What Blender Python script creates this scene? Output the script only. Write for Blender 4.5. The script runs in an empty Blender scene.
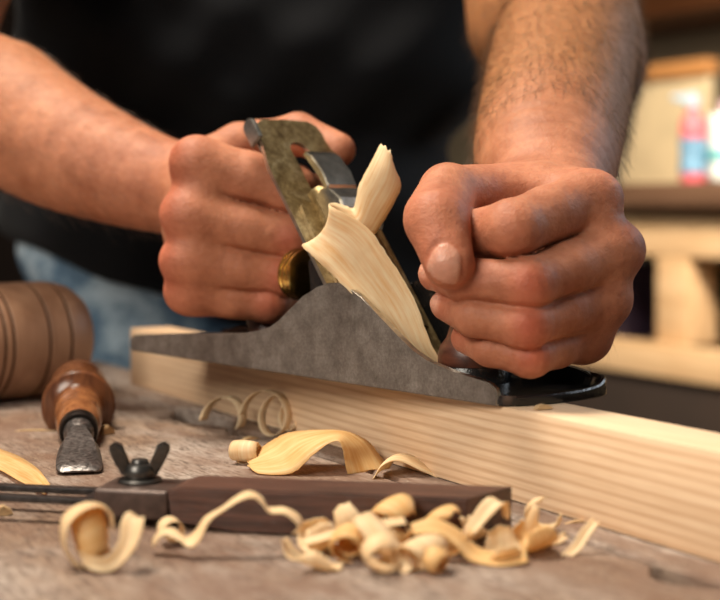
import bpy, bmesh, math, random
import numpy as np
from mathutils import Vector, Matrix
from mathutils.geometry import tessellate_polygon
random.seed(7); rng = np.random.default_rng(5)
PI = math.pi
SC = bpy.context.scene
COL = SC.collection
# ------------------------------------------------------------------ frame of the place
F = 1400.0; HC = 0.128            # focal length in px, camera height over the bench top (z=0)
def W(px, py, Y):                  # a point seen at px,py standing Y metres in front of the camera
    return Vector(((px-360)/F*Y, Y, HC-(py-204)/F*Y))
def G(px, py, z=0.0):              # a point on the horizontal plane z
    Y = (HC-z)*F/(py-204); return Vector(((px-360)/F*Y, Y, z))
ND = Vector((.863, .505, 0)); DD = Vector((-.505, .863, 0))   # across / along the bench
ROT_B = math.atan2(-.863, .505)    # local x = -DD (towards the near right), local y = ND
FLOOR = -0.88
# ------------------------------------------------------------------ materials
def newmat(name):
    m = bpy.data.materials.new(name); m.use_nodes = True
    nt = m.node_tree; b = nt.nodes['Principled BSDF']
    return m, nt, b
def N(nt, t, **kw):
    n = nt.nodes.new(t)
    for k, v in kw.items():
        if k in n.inputs: n.inputs[k].default_value = v
        else: setattr(n, k, v)
    return n
def ramp(nt, fac, stops):
    r = nt.nodes.new('ShaderNodeValToRGB'); e = r.color_ramp.elements
    while len(e) > 1: e.remove(e[-1])
    e[0].position = stops[0][0]; e[0].color = (*stops[0][1], 1)
    for p, c in stops[1:]:
        x = e.new(p); x.color = (*c, 1)
    nt.links.new(fac, r.inputs[0]); return r.outputs[0]
def mix(nt, fac, a, b, mode='MIX'):
    m = nt.nodes.new('ShaderNodeMix'); m.data_type = 'RGBA'; m.blend_type = mode
    for i, v in ((0, fac), (6, a), (7, b)):
        if isinstance(v, (int, float)): m.inputs[i].default_value = v
        elif isinstance(v, tuple): m.inputs[i].default_value = (*v, 1)
        else: nt.links.new(v, m.inputs[i])
    return m.outputs[2]
def coords(nt, scale=(1, 1, 1), rot=(0, 0, 0), kind='Object'):
    tc = nt.nodes.new('ShaderNodeTexCoord'); mp = nt.nodes.new('ShaderNodeMapping')
    mp.inputs['Scale'].default_value = scale; mp.inputs['Rotation'].default_value = rot
    nt.links.new(tc.outputs[kind], mp.inputs['Vector']); return mp.outputs[0]
def noise(nt, vec, scale, detail=4, rough=.55, dist=0):
    n = N(nt, 'ShaderNodeTexNoise'); n.inputs['Scale'].default_value = scale
    n.inputs['Detail'].default_value = detail; n.inputs['Roughness'].default_value = rough
    n.inputs['Distortion'].default_value = dist
    nt.links.new(vec, n.inputs['Vector']); return n.outputs[0]
def bump(nt, b, h, strength, dist=.001, prev=None):
    n = nt.nodes.new('ShaderNodeBump'); n.inputs['Strength'].default_value = strength
    n.inputs['Distance'].default_value = dist
    nt.links.new(h, n.inputs['Height'])
    if prev: nt.links.new(prev, n.inputs['Normal'])
    nt.links.new(n.outputs[0], b.inputs['Normal']); return n.outputs[0]
def plain(name, col, rough=.5, metal=0, nscale=60, var=.15, bmp=.1, spec=.5):
    m, nt, b = newmat(name)
    v = coords(nt); n = noise(nt, v, nscale)
    c2 = tuple(x*(1-var) for x in col); c3 = tuple(min(1, x*(1+var)) for x in col)
    nt.links.new(ramp(nt, n, [(.3, c2), (.7, c3)]), b.inputs['Base Color'])
    b.inputs['Roughness'].default_value = rough; b.inputs['Metallic'].default_value = metal
    b.inputs['Specular IOR Level'].default_value = spec
    if bmp: bump(nt, b, n, bmp, .0005)
    return m
def wood(name, dark, light, stretch=(1, 12, 12), scale=14, rough=.6, ring=0, bmp=.15, fine=1.0):
    """wood with the grain along the object's x axis"""
    m, nt, b = newmat(name)
    v = coords(nt, stretch); n = noise(nt, v, scale, 5, .6, .6)
    c = ramp(nt, n, [(.28, dark), (.5, tuple((a+c)/2 for a, c in zip(dark, light))), (.72, light)])
    v2 = coords(nt, (stretch[0]*4, stretch[1]*8, stretch[2]*8)); n2 = noise(nt, v2, scale*2, 3, .7)
    c = mix(nt, .25*fine, c, ramp(nt, n2, [(.35, dark), (.65, light)]), 'MULTIPLY') if fine else c
    if ring:
        w = N(nt, 'ShaderNodeTexWave', wave_type='BANDS', bands_direction='Z')
        w.inputs['Scale'].default_value = ring; w.inputs['Distortion'].default_value = 3.0
        w.inputs['Detail'].default_value = 2; w.inputs['Detail Scale'].default_value = .6
        nt.links.new(coords(nt, (.10, 1, 1)), w.inputs['Vector'])
        c = mix(nt, ramp(nt, w.outputs[1], [(.55, (0, 0, 0)), (1, (.5, .5, .5))]), c, tuple(x*.82 for x in dark))
    nt.links.new(c, b.inputs['Base Color']); b.inputs['Roughness'].default_value = rough
    bump(nt, b, n2, bmp, .0004); return m

# ------------------------------------------------------------------ objects
def link(name, mesh, mats=None, parent=None, smooth=True, loc=(0, 0, 0), rz=0):
    o = bpy.data.objects.new(name, mesh); COL.objects.link(o)
    for mt in (mats if isinstance(mats, (list, tuple)) else [mats]):
        if mt: mesh.materials.append(mt)
    if smooth and len(mesh.polygons): mesh.polygons.foreach_set('use_smooth', [True]*len(mesh.polygons))
    o.location = loc; o.rotation_euler = (0, 0, rz)
    if parent: o.parent = parent
    return o
def bm_obj(name, bm, mats, parent=None, smooth=True, loc=(0, 0, 0), rz=0, sharp=40):
    me = bpy.data.meshes.new(name); bmesh.ops.recalc_face_normals(bm, faces=bm.faces)
    bm.to_mesh(me); bm.free()
    o = link(name, me, mats, parent, smooth, loc, rz)
    if smooth and sharp: me.set_sharp_from_angle(angle=math.radians(sharp))
    return o
def thing(name, label, cat, loc=(0, 0, 0), rz=0, group=None):
    o = bpy.data.objects.new(name, None); COL.objects.link(o); o.empty_display_size = .02
    o.location = loc; o.rotation_euler = (0, 0, rz); return tag(o, label, cat, group)
def tag(o, label, cat, group=None):
    o['label'] = label; o['category'] = cat
    if group: o['group'] = group
    return o
def box(bm, x0, x1, y0, y1, z0, z1, bev=0, seg=2):
    r = bmesh.ops.create_cube(bm, size=1)
    vs = r['verts']
    for v in vs:
        v.co = Vector(((x0+x1)/2+v.co.x*(x1-x0), (y0+y1)/2+v.co.y*(y1-y0), (z0+z1)/2+v.co.z*(z1-z0)))
    if bev:
        es = list({e for v in vs for e in v.link_edges})
        bmesh.ops.bevel(bm, geom=es, offset=bev, segments=seg, affect='EDGES', profile=.6)
    return bm
def boxo(name, d, mats, parent=None, bev=.002, **kw):
    bm = bmesh.new(); box(bm, *d, bev); return bm_obj(name, bm, mats, parent, **kw)
def lathe(bm, prof, n=48, M=Matrix()):
    """profile [(r, h)] turned about local z"""
    rings = []
    for r, h in prof:
        if r < 1e-6: rings.append([bm.verts.new(M @ Vector((0, 0, h)))])
        else: rings.append([bm.verts.new(M @ Vector((r*math.cos(2*PI*i/n), r*math.sin(2*PI*i/n), h))) for i in range(n)])
    for a, b in zip(rings, rings[1:]):
        if len(a) == 1 and len(b) == 1: continue
        for i in range(n):
            j = (i+1) % n
            if len(a) == 1: bm.faces.new((a[0], b[i], b[j]))
            elif len(b) == 1: bm.faces.new((a[i], b[0], a[j]))
            else: bm.faces.new((a[i], b[i], b[j], a[j]))
    for r in (rings[0], rings[-1]):
        if len(r) > 1: bm.faces.new(r)
    return bm
def prism(bm, pts, t0, t1, axis='y', bev=0, seg=2):
    """polygon in the (a, b) plane extruded along the given axis from t0 to t1"""
    def P(a, b, t): return {'y': Vector((a, t, b)), 'z': Vector((a, b, t)), 'x': Vector((t, a, b))}[axis]
    A = [bm.verts.new(P(a, b, t0)) for a, b in pts]; B = [bm.verts.new(P(a, b, t1)) for a, b in pts]
    fs = [bm.faces.new(A), bm.faces.new(B[::-1])]
    n = len(pts)
    for i in range(n): fs.append(bm.faces.new((A[i], A[(i+1) % n], B[(i+1) % n], B[i])))
    if bev:
        es = list({e for f in fs[:2] for e in f.edges})
        bmesh.ops.bevel(bm, geom=es, offset=bev, segments=seg, affect='EDGES')
    return bm
def spline(pts, n):
    """Catmull-Rom through rows of an array, n samples a span"""
    P = np.array(pts, float); P = np.vstack([2*P[0]-P[1], P, 2*P[-1]-P[-2]])
    out = []
    for i in range(1, len(P)-2):
        for k in range(n):
            t = k/n
            out.append(.5*((2*P[i])+(-P[i-1]+P[i+1])*t+(2*P[i-1]-5*P[i]+4*P[i+1]-P[i+2])*t*t+(-P[i-1]+3*P[i]-3*P[i+1]+P[i+2])*t**3))
    out.append(P[-2]); return np.array(out)
def tube(bm, pts, r, n=10):
    pts = [Vector(p) for p in pts]; rs = r if isinstance(r, (list, tuple)) else [r]*len(pts)
    prev = None; rings = []
    for i, p in enumerate(pts):
        t = (pts[min(i+1, len(pts)-1)]-pts[max(i-1, 0)]).normalized()
        a = (prev - t*prev.dot(t)).normalized() if prev else t.orthogonal().normalized()
        prev = a; b = t.cross(a)
        rings.append([bm.verts.new(p+(a*math.cos(2*PI*k/n)+b*math.sin(2*PI*k/n))*rs[i]) for k in range(n)])
    for A, B in zip(rings, rings[1:]):
        for k in range(n): bm.faces.new((A[k], A[(k+1) % n], B[(k+1) % n], B[k]))
    bm.faces.new(rings[0]); bm.faces.new(rings[-1]); return bm

# ------------------------------------------------------------------ implicit body surfaces
def cone_d(P, a, b, ra, rb):
    ba = b-a; l2 = float(ba@ba)
    if l2 < 1e-12: return np.linalg.norm(P-a, axis=1)-ra
    t = np.clip(((P-a)@ba)/l2, 0, 1)
    q = P-a-t[:, None]*ba
    return np.sqrt((q*q).sum(1))-(ra+(rb-ra)*t)
def smin(a, b, k):
    h = np.maximum(k-np.abs(a-b), 0)/k
    return np.minimum(a, b)-h*h*h*k/6
def chain(P, nodes, k):
    d = None
    for (a, ra), (b, rb) in zip(nodes, nodes[1:]):
        c = cone_d(P, a, b, ra, rb); d = c if d is None else smin(d, c, k)
    return d
def mesh_sdf(fn, lo, hi, h, B=8):
    lo = np.array(lo, float); hi = np.array(hi, float)
    nb = np.ceil((hi-lo)/(h*B)).astype(int); dim = nb*B+1
    D = np.ones(dim, np.float32)
    ci = np.stack(np.meshgrid(*[np.arange(x) for x in nb], indexing='ij'), -1).reshape(-1, 3)
    cc = lo+(ci+.5)*B*h
    dc = np.concatenate([fn(c) for c in np.array_split(cc, max(1, len(cc)//200000))])
    rad = .87*B*h*1.25
    loc = np.stack(np.meshgrid(*[np.arange(B+1)]*3, indexing='ij'), -1).reshape(-1, 3)
    inside = ci[dc < -rad]
    for i, j, k in inside: D[i*B:(i+1)*B+1, j*B:(j+1)*B+1, k*B:(k+1)*B+1] = -1
    act = ci[np.abs(dc) <= rad]
    for ch in np.array_split(act, max(1, len(act)//400)):
        if not len(ch): continue
        I = (ch[:, None, :]*B+loc[None]).reshape(-1, 3)
        v = fn(lo+I*h); D[I[:, 0], I[:, 1], I[:, 2]] = v
    S = D < 0
    cnt = np.zeros(dim-1, np.int8)
    cor = [(i, j, k) for i in (0, 1) for j in (0, 1) for k in (0, 1)]
    sl = lambda o: tuple(slice(o[a], dim[a]-1+o[a]) for a in range(3))
    for o in cor: cnt += S[sl(o)]
    C = np.argwhere((cnt > 0) & (cnt < 8))
    idx = -np.ones(dim-1, np.int32); idx[C[:, 0], C[:, 1], C[:, 2]] = np.arange(len(C))
    V = np.zeros((len(C), 3)); n = np.zeros(len(C))
    val = {o: D[C[:, 0]+o[0], C[:, 1]+o[1], C[:, 2]+o[2]].astype(float) for o in cor}
    for o in cor:
        for ax in range(3):
            if o[ax]: continue
            p = list(o); p[ax] = 1; p = tuple(p)
            a, b = val[o], val[p]; m = (a < 0) != (b < 0)
            t = np.where(m, a/np.where(m, a-b, 1), 0)
            q = np.tile(np.array(o, float), (len(C), 1)); q[:, ax] += t
            V[m] += q[m]; n[m] += 1
    V = lo+(C+V/n[:, None])*h
    Q = []
    for ax in range(3):
        s0 = [slice(None)]*3; s1 = [slice(None)]*3; s0[ax] = slice(0, -1); s1[ax] = slice(1, None)
        E = np.argwhere(S[tuple(s0)] != S[tuple(s1)])
        u, w = [(1, 2), (2, 0), (0, 1)][ax]
        E = E[(E[:, u] > 0) & (E[:, w] > 0) & (E[:, u] < dim[u]-1) & (E[:, w] < dim[w]-1)]
        def g(du, dw):
            X = E.copy(); X[:, u] -= du; X[:, w] -= dw; return idx[X[:, 0], X[:, 1], X[:, 2]]
        q = np.stack([g(1, 1), g(0, 1), g(0, 0), g(1, 0)], 1)
        flip = ~S[E[:, 0], E[:, 1], E[:, 2]]
        q[flip] = q[flip][:, ::-1]; Q.append(q)
    Q = np.concatenate(Q)
    # light smoothing
    for _ in range(2):
        A = np.zeros_like(V); c = np.zeros(len(V))
        for a, b in ((0, 1), (1, 2), (2, 3), (3, 0)):
            np.add.at(A, Q[:, a], V[Q[:, b]]); np.add.at(c, Q[:, a], 1)
            np.add.at(A, Q[:, b], V[Q[:, a]]); np.add.at(c, Q[:, b], 1)
        V = V*.5+.5*A/c[:, None]
    return V, Q
def np_mesh(name, V, Q):
    me = bpy.data.meshes.new(name)
    me.vertices.add(len(V)); me.vertices.foreach_set('co', V.astype(np.float32).ravel())
    me.loops.add(Q.size); me.loops.foreach_set('vertex_index', Q.astype(np.int32).ravel())
    me.polygons.add(len(Q)); me.polygons.foreach_set('loop_start', np.arange(0, Q.size, 4, dtype=np.int32))
    me.update(calc_edges=True); me.validate(); return me
A_ = lambda v: np.array(v, float)
w3 = lambda px, py, Y: A_(W(px, py, Y))
# ------------------------------------------------------------------ the man
def skin_mat():
    m, nt, b = newmat('skin')
    v = coords(nt)
    n = noise(nt, v, 45, 4); n2 = noise(nt, v, 260, 3)
    c = ramp(nt, n, [(.3, (.33, .115, .058)), (.7, (.54, .225, .125))])
    at = N(nt, 'ShaderNodeAttribute', attribute_name='tone')
    sp = nt.nodes.new('ShaderNodeSeparateColor'); nt.links.new(at.outputs[0], sp.inputs[0])
    c = mix(nt, sp.outputs[0], c, (.47, .080, .045))          # red knuckles
    c = mix(nt, sp.outputs[2], c, (.33, .140, .050))          # tanned forearms
    c = mix(nt, sp.outputs[1], c, (.60, .30, .21))          # nails
    c = mix(nt, .35, c, ramp(nt, n2, [(.35, (.72, .62, .6)), (.6, (1, 1, 1))]), 'MULTIPLY')
    nt.links.new(c, b.inputs['Base Color'])
    rr = ramp(nt, sp.outputs[1], [(0, (.58, .58, .58)), (1, (.25, .25, .25))]); nt.links.new(rr, b.inputs['Roughness'])
    b.inputs['Specular IOR Level'].default_value = .36
    b.inputs['Subsurface Weight'].default_value = .22
    b.inputs['Subsurface Radius'].default_value = (.006, .0022, .0012); b.inputs['Subsurface Scale'].default_value = 1
    vo = N(nt, 'ShaderNodeTexVoronoi'); vo.inputs['Scale'].default_value = 800
    nt.links.new(v, vo.inputs['Vector'])
    p = bump(nt, b, vo.outputs[0], .22, .0004)
    n3 = noise(nt, coords(nt), 170, 4, .7)
    bump(nt, b, n3, .6, .0013, p)
    return m
SKIN = skin_mat()
# --- front hand (on the knob).  joint positions, radii in metres
fr = dict(
 wr=w3(550, 205, .705),
 i0=w3(588, 200, .645), i1=w3(513, 229, .612), i2=w3(462, 236, .634), i3=w3(450, 240, .655),
 m0=w3(613, 250, .640), m1=w3(527, 284, .605), m2=w3(468, 282, .612), m3=w3(436, 274, .634),
 r0=w3(603, 298, .640), r1=w3(526, 324, .605), r2=w3(474, 316, .611), r3=w3(447, 304, .630),
 p0=w3(585, 335, .642), p1=w3(530, 355, .610), p2=w3(490, 348, .615), p3=w3(466, 338, .630),
 t0=w3(520, 205, .690), t1=w3(448, 192, .646), t2=w3(437, 221, .615), t3=w3(449, 263, .603))
bk = dict(
 wr=w3(208, 190, .845),
 i0=w3(199, 164, .772), i1=w3(290, 190, .776), i2=w3(318, 196, .806), i3=w3(304, 200, .826),
 m0=w3(190, 216, .765), m1=w3(290, 238, .772), m2=w3(318, 236, .800), m3=w3(304, 236, .822),
 r0=w3(188, 261, .765), r1=w3(280, 275, .772), r2=w3(304, 268, .798), r3=w3(292, 266, .818),
 p0=w3(193, 291, .772), p1=w3(268, 301, .775), p2=w3(290, 294, .800), p3=w3(278, 292, .816),
 t0=w3(228, 172, .838), t1=w3(255, 146, .826), t2=w3(298, 134, .806), t3=w3(338, 150, .792))
FR_R = dict(i=(.0135, .0128, .0105, .0085), m=(.0125, .0118, .0100, .0082), r=(.0118, .0108, .0092, .0078), p=(.0105, .0092, .0080, .0070))
BK_R = dict(i=(.0145, .0145, .0105, .0085), m=(.0140, .0135, .0100, .0082), r=(.0135, .0125, .0092, .0078), p=(.0125, .0115, .0080, .0070))
def hand_fn(J, R, thumb, extra, arm, kin=.010, crs=(.25, .3)):
    dn = spline([[*a, r] for a, r in arm], 5); dense = [(x[:3], x[3]) for x in dn]
    def fn(P):
        fs = None; dl = []
        for f in 'imrp':
            pts = [(J[f+str(k)], R[f][k]) for k in range(4)]
            d = chain(P, pts, .004)
            # fleshy pad on the proximal segment
            mid = J[f+'0']*.45+J[f+'1']*.55
            d = smin(d, np.linalg.norm(P-mid, axis=1)-R[f][1]*.98, .006)
            d = smin(d, np.linalg.norm(P-(J[f+'1']+(J[f+'1']-J[f+'2']*.5-J[f+'0']*.5)*.06), axis=1)-R[f][1]*.93, .006)
            dl.append(d); fs = d if fs is None else smin(fs, d, kin)
        pm = None
        for f, r in zip('imrp', (.0125, .0125, .0118, .011)):
            d = cone_d(P, J[f+'0'], J['wr']+(J[f+'0']-J['wr'])*.12, r, .019)
            pm = d if pm is None else smin(pm, d, .012)
        for a, b, ra, rb in extra['palm']: pm = smin(pm, cone_d(P, A_(a), A_(b), ra, rb), .010)
        for f in 'imr':   # webs
            g = {'i': 'm', 'm': 'r', 'r': 'p'}[f]
            pm = smin(pm, cone_d(P, J[f+'0']*.93+J[f+'1']*.07, J[g+'0']*.93+J[g+'1']*.07, .0128, .0122), .006)
        D = smin(fs, pm, .008)
        st = np.partition(np.stack(dl), 1, axis=0)[:2]
        ln = np.full(len(P), -1.0)          # how far past the knuckle row, along the fingers
        for f in 'imrp':
            v_ = J[f+'1']-J[f+'0']; ln_ = ((P-J[f+'0'])@v_)/(v_@v_); ln = np.where(st[0] == dl['imrp'.index(f)], ln_, ln)
        fade = np.clip((ln-crs[0])/crs[1], 0, 1); fade = fade*fade*(3-2*fade)
        gd = st[1]-st[0]
        groove = fade*(.0019*np.exp(-(gd/.0020)**2)+.0005*np.exp(-(gd/.006)**2))
        for c, r in extra['knuckles']: D = smin(D, np.linalg.norm(P-A_(c), axis=1)-r, .009)
        am = None
        for (a, r), (b_, s_) in zip(dense, dense[1:]):
            c_ = cone_d(P, a, b_, r, s_); am = c_ if am is None else np.minimum(am, c_)
        for a, b, ra, rb in extra.get('arm', []): am = smin(am, cone_d(P, A_(a), A_(b), ra, rb), .02)
        D = smin(D, am, .022)
        T = chain(P, [(J['t0'], thumb[0]), (J['t1'], thumb[1]), (J['t2'], thumb[2]), (J['t3'], thumb[3])], .005)
        for a, b, ra, rb in extra.get('thumb', []): T = smin(T, cone_d(P, A_(a), A_(b), ra, rb), .006)
        # the free end of the thumb keeps a crease against the fingers, the root melts into the palm
        far = np.clip((np.linalg.norm(P-J['t0'], axis=1)-.045)/.02, 0, 1)
        D = D+groove
        D1 = smin(D, T, .012); D2 = smin(D, T, .0016)
        D = D1*(1-far)+D2*far
        for c, ax, lat, la, lb in extra.get('nails', []):
            q = P-c; up = np.cross(ax, lat)
            e = np.sqrt((q@ax/la)**2+(q@lat/lb)**2); hgt = np.abs(q@up)
            near = np.clip(1-hgt/.006, 0, 1)
            D = D+near*(.0011*np.exp(-((e-1.06)/.13)**2)-.0003*(e < .9))
        # folds over the knuckles
        for f in 'imrp':
            c = J[f+'1']; ax = (J[f+'0']-J[f+'2']); ax = ax/np.linalg.norm(ax)
            q = P-c; s = q@ax; rad = (q*q).sum(1)
            D = D+.00028*np.sin(s*2*PI/.0042)*np.exp(-rad/.012**2)
        return D
    return fn
def frame(a, b, view):
    ax = (b-a)/np.linalg.norm(b-a); lat = np.cross(ax, view); lat /= np.linalg.norm(lat); return ax, lat
elF = A_((.150, .990, .252)); shF = A_((.150, 1.26, .53))
elB = A_((-.300, .945, .236)); shB = A_((-.265, 1.24, .53))
ax, lat = frame(fr['t2'], fr['t3'], A_((.28, -1, .12)))
nailc = fr['t3']+A_((-.0022, -.0105, -.0004))
up = np.cross(ax, lat)
def nail(tip, prev, off, la, lb, view):
    ax, lat = frame(prev, tip, A_(view)); return (tip+A_(off), ax, lat, la, lb)
front = hand_fn(fr, FR_R, (.019, .0128, .0138, .0112),
  dict(palm=[(w3(575, 235, .665), w3(520, 225, .690), .024, .026), (w3(575, 300, .665), w3(540, 270, .685), .020, .024),
             (w3(455, 193, .664), w3(585, 193, .668), .0085, .0105), (w3(500, 205, .685), w3(560, 215, .69), .017, .02),
             (w3(500, 190, .675), w3(540, 180, .675), .008, .008)],
       knuckles=[(w3(600, 198, .643), .0098), (w3(621, 249, .640), .0092), (w3(607, 299, .641), .0080), (w3(588, 337, .643), .0080)],
       thumb=[(w3(446, 190, .640), w3(430, 216, .622), .0110, .0112)],
       nails=[(nailc, ax, lat, .0096, .0070)],
       arm=[((.127, 1.045, .262), (.130, 1.11, .33), .047, .050)]),
  [(w3(550, 205, .705), .026), (w3(546, 160, .750), .0385), (w3(556, 100, .830), .0440), (w3(565, 50, .920), .0475), (elF, .0485), (shF, .050)])
back = hand_fn(bk, BK_R, (.017, .0135, .0120, .0100),
  dict(palm=[(w3(209, 225, .80), w3(222, 210, .84), .0265, .027), (w3(208, 275, .80), w3(225, 240, .835), .020, .024),
             (w3(204, 163, .790), w3(240, 147, .805), .0140, .0130), (w3(240, 147, .805), w3(258, 146, .825), .0130, .0125), (w3(199, 168, .775), w3(192, 205, .770), .0128, .0125), (w3(215, 205, .790), w3(260, 250, .80), .020, .020)],
       knuckles=[(w3(193, 160, .770), .0118), (w3(181, 214, .764), .0108), (w3(180, 260, .764), .0105), (w3(184, 292, .771), .0108)],
       nails=[]),
  [(w3(208, 190, .845), .027), (w3(150, 182, .862), .0305), (w3(60, 146, .895), .0405), (w3(0, 108, .925), .046), (elB, .049), (shB, .050)])
def torso_fn(P):
    d = None
    def add(a, b, ra, rb, k=.06):
        nonlocal d
        c = cone_d(P, A_(a), A_(b), ra, rb); d = c if d is None else smin(d, c, k)
    add((-.22, 1.40, -.02), (-.04, 1.40, -.02), .105, .105)       # hips
    add((-.20, 1.35, .14), (-.02, 1.35, .14), .100, .100)
    add((-.20, 1.30, .30), (.02, 1.30, .30), .110, .110)
    add((-.19, 1.26, .44), (.05, 1.26, .44), .105, .105)
    add(shB, (-.08, 1.25, .56), .055, .06); add(shF, (-.06, 1.25, .56), .055, .06)
    add((-.06, 1.24, .56), (-.055, 1.19, .70), .055, .055, .03)   # neck
    add((-.055, 1.165, .765), (-.055, 1.19, .80), .078, .090, .03)   # head, looking down at the work
    add((-.055, 1.12, .70), (-.055, 1.15, .74), .040, .055, .03)
    add((-.055, 1.075, .775), (-.055, 1.062, .745), .009, .014, .012)
    for s in (-1, 1):
        add((-.055+s*.088, 1.185, .77), (-.055+s*.090, 1.20, .80), .010, .013, .008)
        add((-.13+s*.10, 1.41, -.10), (-.13+s*.11, 1.42, -.45), .085, .060)
        add((-.13+s*.11, 1.42, -.45), (-.13+s*.12, 1.45, FLOOR+.10), .058, .042)
    return d
VF, QF = mesh_sdf(front, (.0, .565, .04), (.245, 1.34, .60), .00105)
VB, QB = mesh_sdf(back, (-.37, .73, .04), (.0, 1.34, .60), .00112)
VT, QT = mesh_sdf(torso_fn, (-.42, 1.0, FLOOR), (.26, 1.56, .92), .009)
Vb = np.concatenate([VF, VB, VT]); Qb = np.concatenate([QF, QB+len(VF), QT+len(VF)+len(VB)])
tone = np.zeros((len(Vb), 4), np.float32); tone[:, 3] = 1
def gauss(c, r): return np.exp(-((Vb-A_(c))**2).sum(1)/r**2)
for J, kk in ((fr, .6), (bk, .55)):
    for f in 'imrp':
        ex = {'i': .4, 'm': 1, 'r': 1, 'p': .8}[f]
        front_of = J[f+'1']+A_((0, -.010, 0)); tone[:, 0] += kk*ex*gauss(front_of, .0085)
        tone[:, 0] += kk*.8*gauss(J[f+'0']+(J[f+'0']-J[f+'1'])*.2, .014)
        tone[:, 0] += .25*gauss(J[f+'3'], .014)
tone[:, 0] += .35*gauss(fr['t2'], .014)+.35*gauss(fr['t3'], .013)+.25*gauss(w3(480, 200, .67), .02)
tone[:, 0] = np.clip(tone[:, 0], 0, .75)
q = Vb-nailc; e = np.sqrt((q@ax/.0096)**2+(q@lat/.0070)**2)
tone[:, 1] = np.clip((1.0-e)/.15, 0, 1)*(np.abs(q@up) < .007)
for (t, pv, of) in ((fr['m3'], fr['m2'], (-.0060, -.0045, .0035)), (fr['r3'], fr['r2'], (-.0062, -.0040, .002))):
    c = t+A_(of); tone[:, 1] = np.maximum(tone[:, 1], np.clip(1.6-np.linalg.norm((Vb-c)/A_((.0035, .006, .0058)), axis=1)*1.3, 0, 1))
dwr = np.minimum(np.linalg.norm(Vb-fr['wr'], axis=1)+(Vb[:, 0] < 0)*9, np.linalg.norm(Vb-bk['wr'], axis=1)+(Vb[:, 0] > 0)*9)
arm = np.clip((Vb[:, 1]-np.where(Vb[:, 0] > 0, .70, .84))/.08, 0, 1)*np.where(Vb[:, 0] > 0, .85, .5)
tone[:, 2] = arm
body_me = np_mesh('body', Vb, Qb)
ca = body_me.color_attributes.new('tone', 'FLOAT_COLOR', 'POINT'); ca.data.foreach_set('color', tone.ravel())
man = thing('person', 'person in a black t-shirt and blue jeans, both fists gripping the hand plane', 'person', (-.13, 1.43, FLOOR))
def child(name, me, mats, root):
    o = link(name, me, mats, root); o.matrix_parent_inverse = Matrix.Translation(root.location).inverted(); return o
body = child('body', body_me, SKIN, man)
# --- hair of the forearms: tapering strands rooted on the skin
nrm = np.zeros((len(Vb), 3), np.float32); body_me.vertices.foreach_get('normal', nrm.ravel()); 
body_me.vertex_normals.foreach_get('vector', nrm.ravel())
def strands(mask, n, axis, length, rad, droop):
    I = rng.choice(np.flatnonzero(mask), n); out = []; faces = []
    for j, i in enumerate(I):
        p = Vb[i]; nn = nrm[i]; t = axis-nn*(axis@nn); t = t/(np.linalg.norm(t)+1e-9)
        s = np.cross(nn, t); a = rng.normal(0, .35); d = t*math.cos(a)+s*math.sin(a)+A_((0, 0, -droop))
        L = length*rng.uniform(.5, 1.15); lift = rng.uniform(.12, .5)
        k0 = len(out); prev = None
        for m_, (u_, w_) in enumerate(((0, 1), (.4, .85), (.75, .55), (1, .12))):
            c = p+d*L*u_+nn*(L*lift*math.sin(min(u_*1.9, PI)*.9)+.0001)+s*L*.12*math.sin(3*u_+a*5)
            for q_ in range(3):
                an = q_*2*PI/3; out.append(c+(s*math.cos(an)+nn*math.sin(an))*rad*w_)
        for m_ in range(3):
            for q_ in range(3):
                r_ = (q_+1) % 3; faces.append((k0+m_*3+q_, k0+m_*3+r_, k0+m_*3+3+r_, k0+m_*3+3+q_))
    return np.array(out), np.array(faces)
nF, nB = len(VF), len(VF)+len(VB)
ii = np.arange(len(Vb))
mF = (ii < nF) & (Vb[:, 1] > .735) & (Vb[:, 2] > .1) & (Vb[:, 2] < .36) & (Vb[:, 1] < 1.05)
mB = (ii >= nF) & (ii < nB) & (Vb[:, 0] < -.125) & (Vb[:, 1] > .80) & (Vb[:, 2] < .34)
mK = (ii < nF) & (Vb[:, 1] < .70) & (nrm[:, 0] > .15) & (Vb[:, 0] > W(560, 0, .64).x)
f1 = A_(fr['wr']-elF); f1 /= np.linalg.norm(f1); b1 = A_(bk['wr']-elB); b1 /= np.linalg.norm(b1)
parts = [strands(mF, 11000, f1, .014, .000075, .25), strands(mB, 3000, b1, .013, .00006, .3), strands(mK, 120, A_((-.6, -.4, -.3)), .006, .00004, .2)]
off = 0; VV = []; QQ = []
for v_, q_ in parts: VV.append(v_); QQ.append(q_+off); off += len(v_)
HAIR, nt, b = newmat('arm_hair'); b.inputs['Base Color'].default_value = (.10, .05, .022, 1); b.inputs['Roughness'].default_value = .4
hair = child('arm_hair', np_mesh('arm_hair', np.concatenate(VV), np.concatenate(QQ)), HAIR, man); hair['kind'] = 'stuff'; hair['label'] = 'fine dark hair of the forearms'
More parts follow.
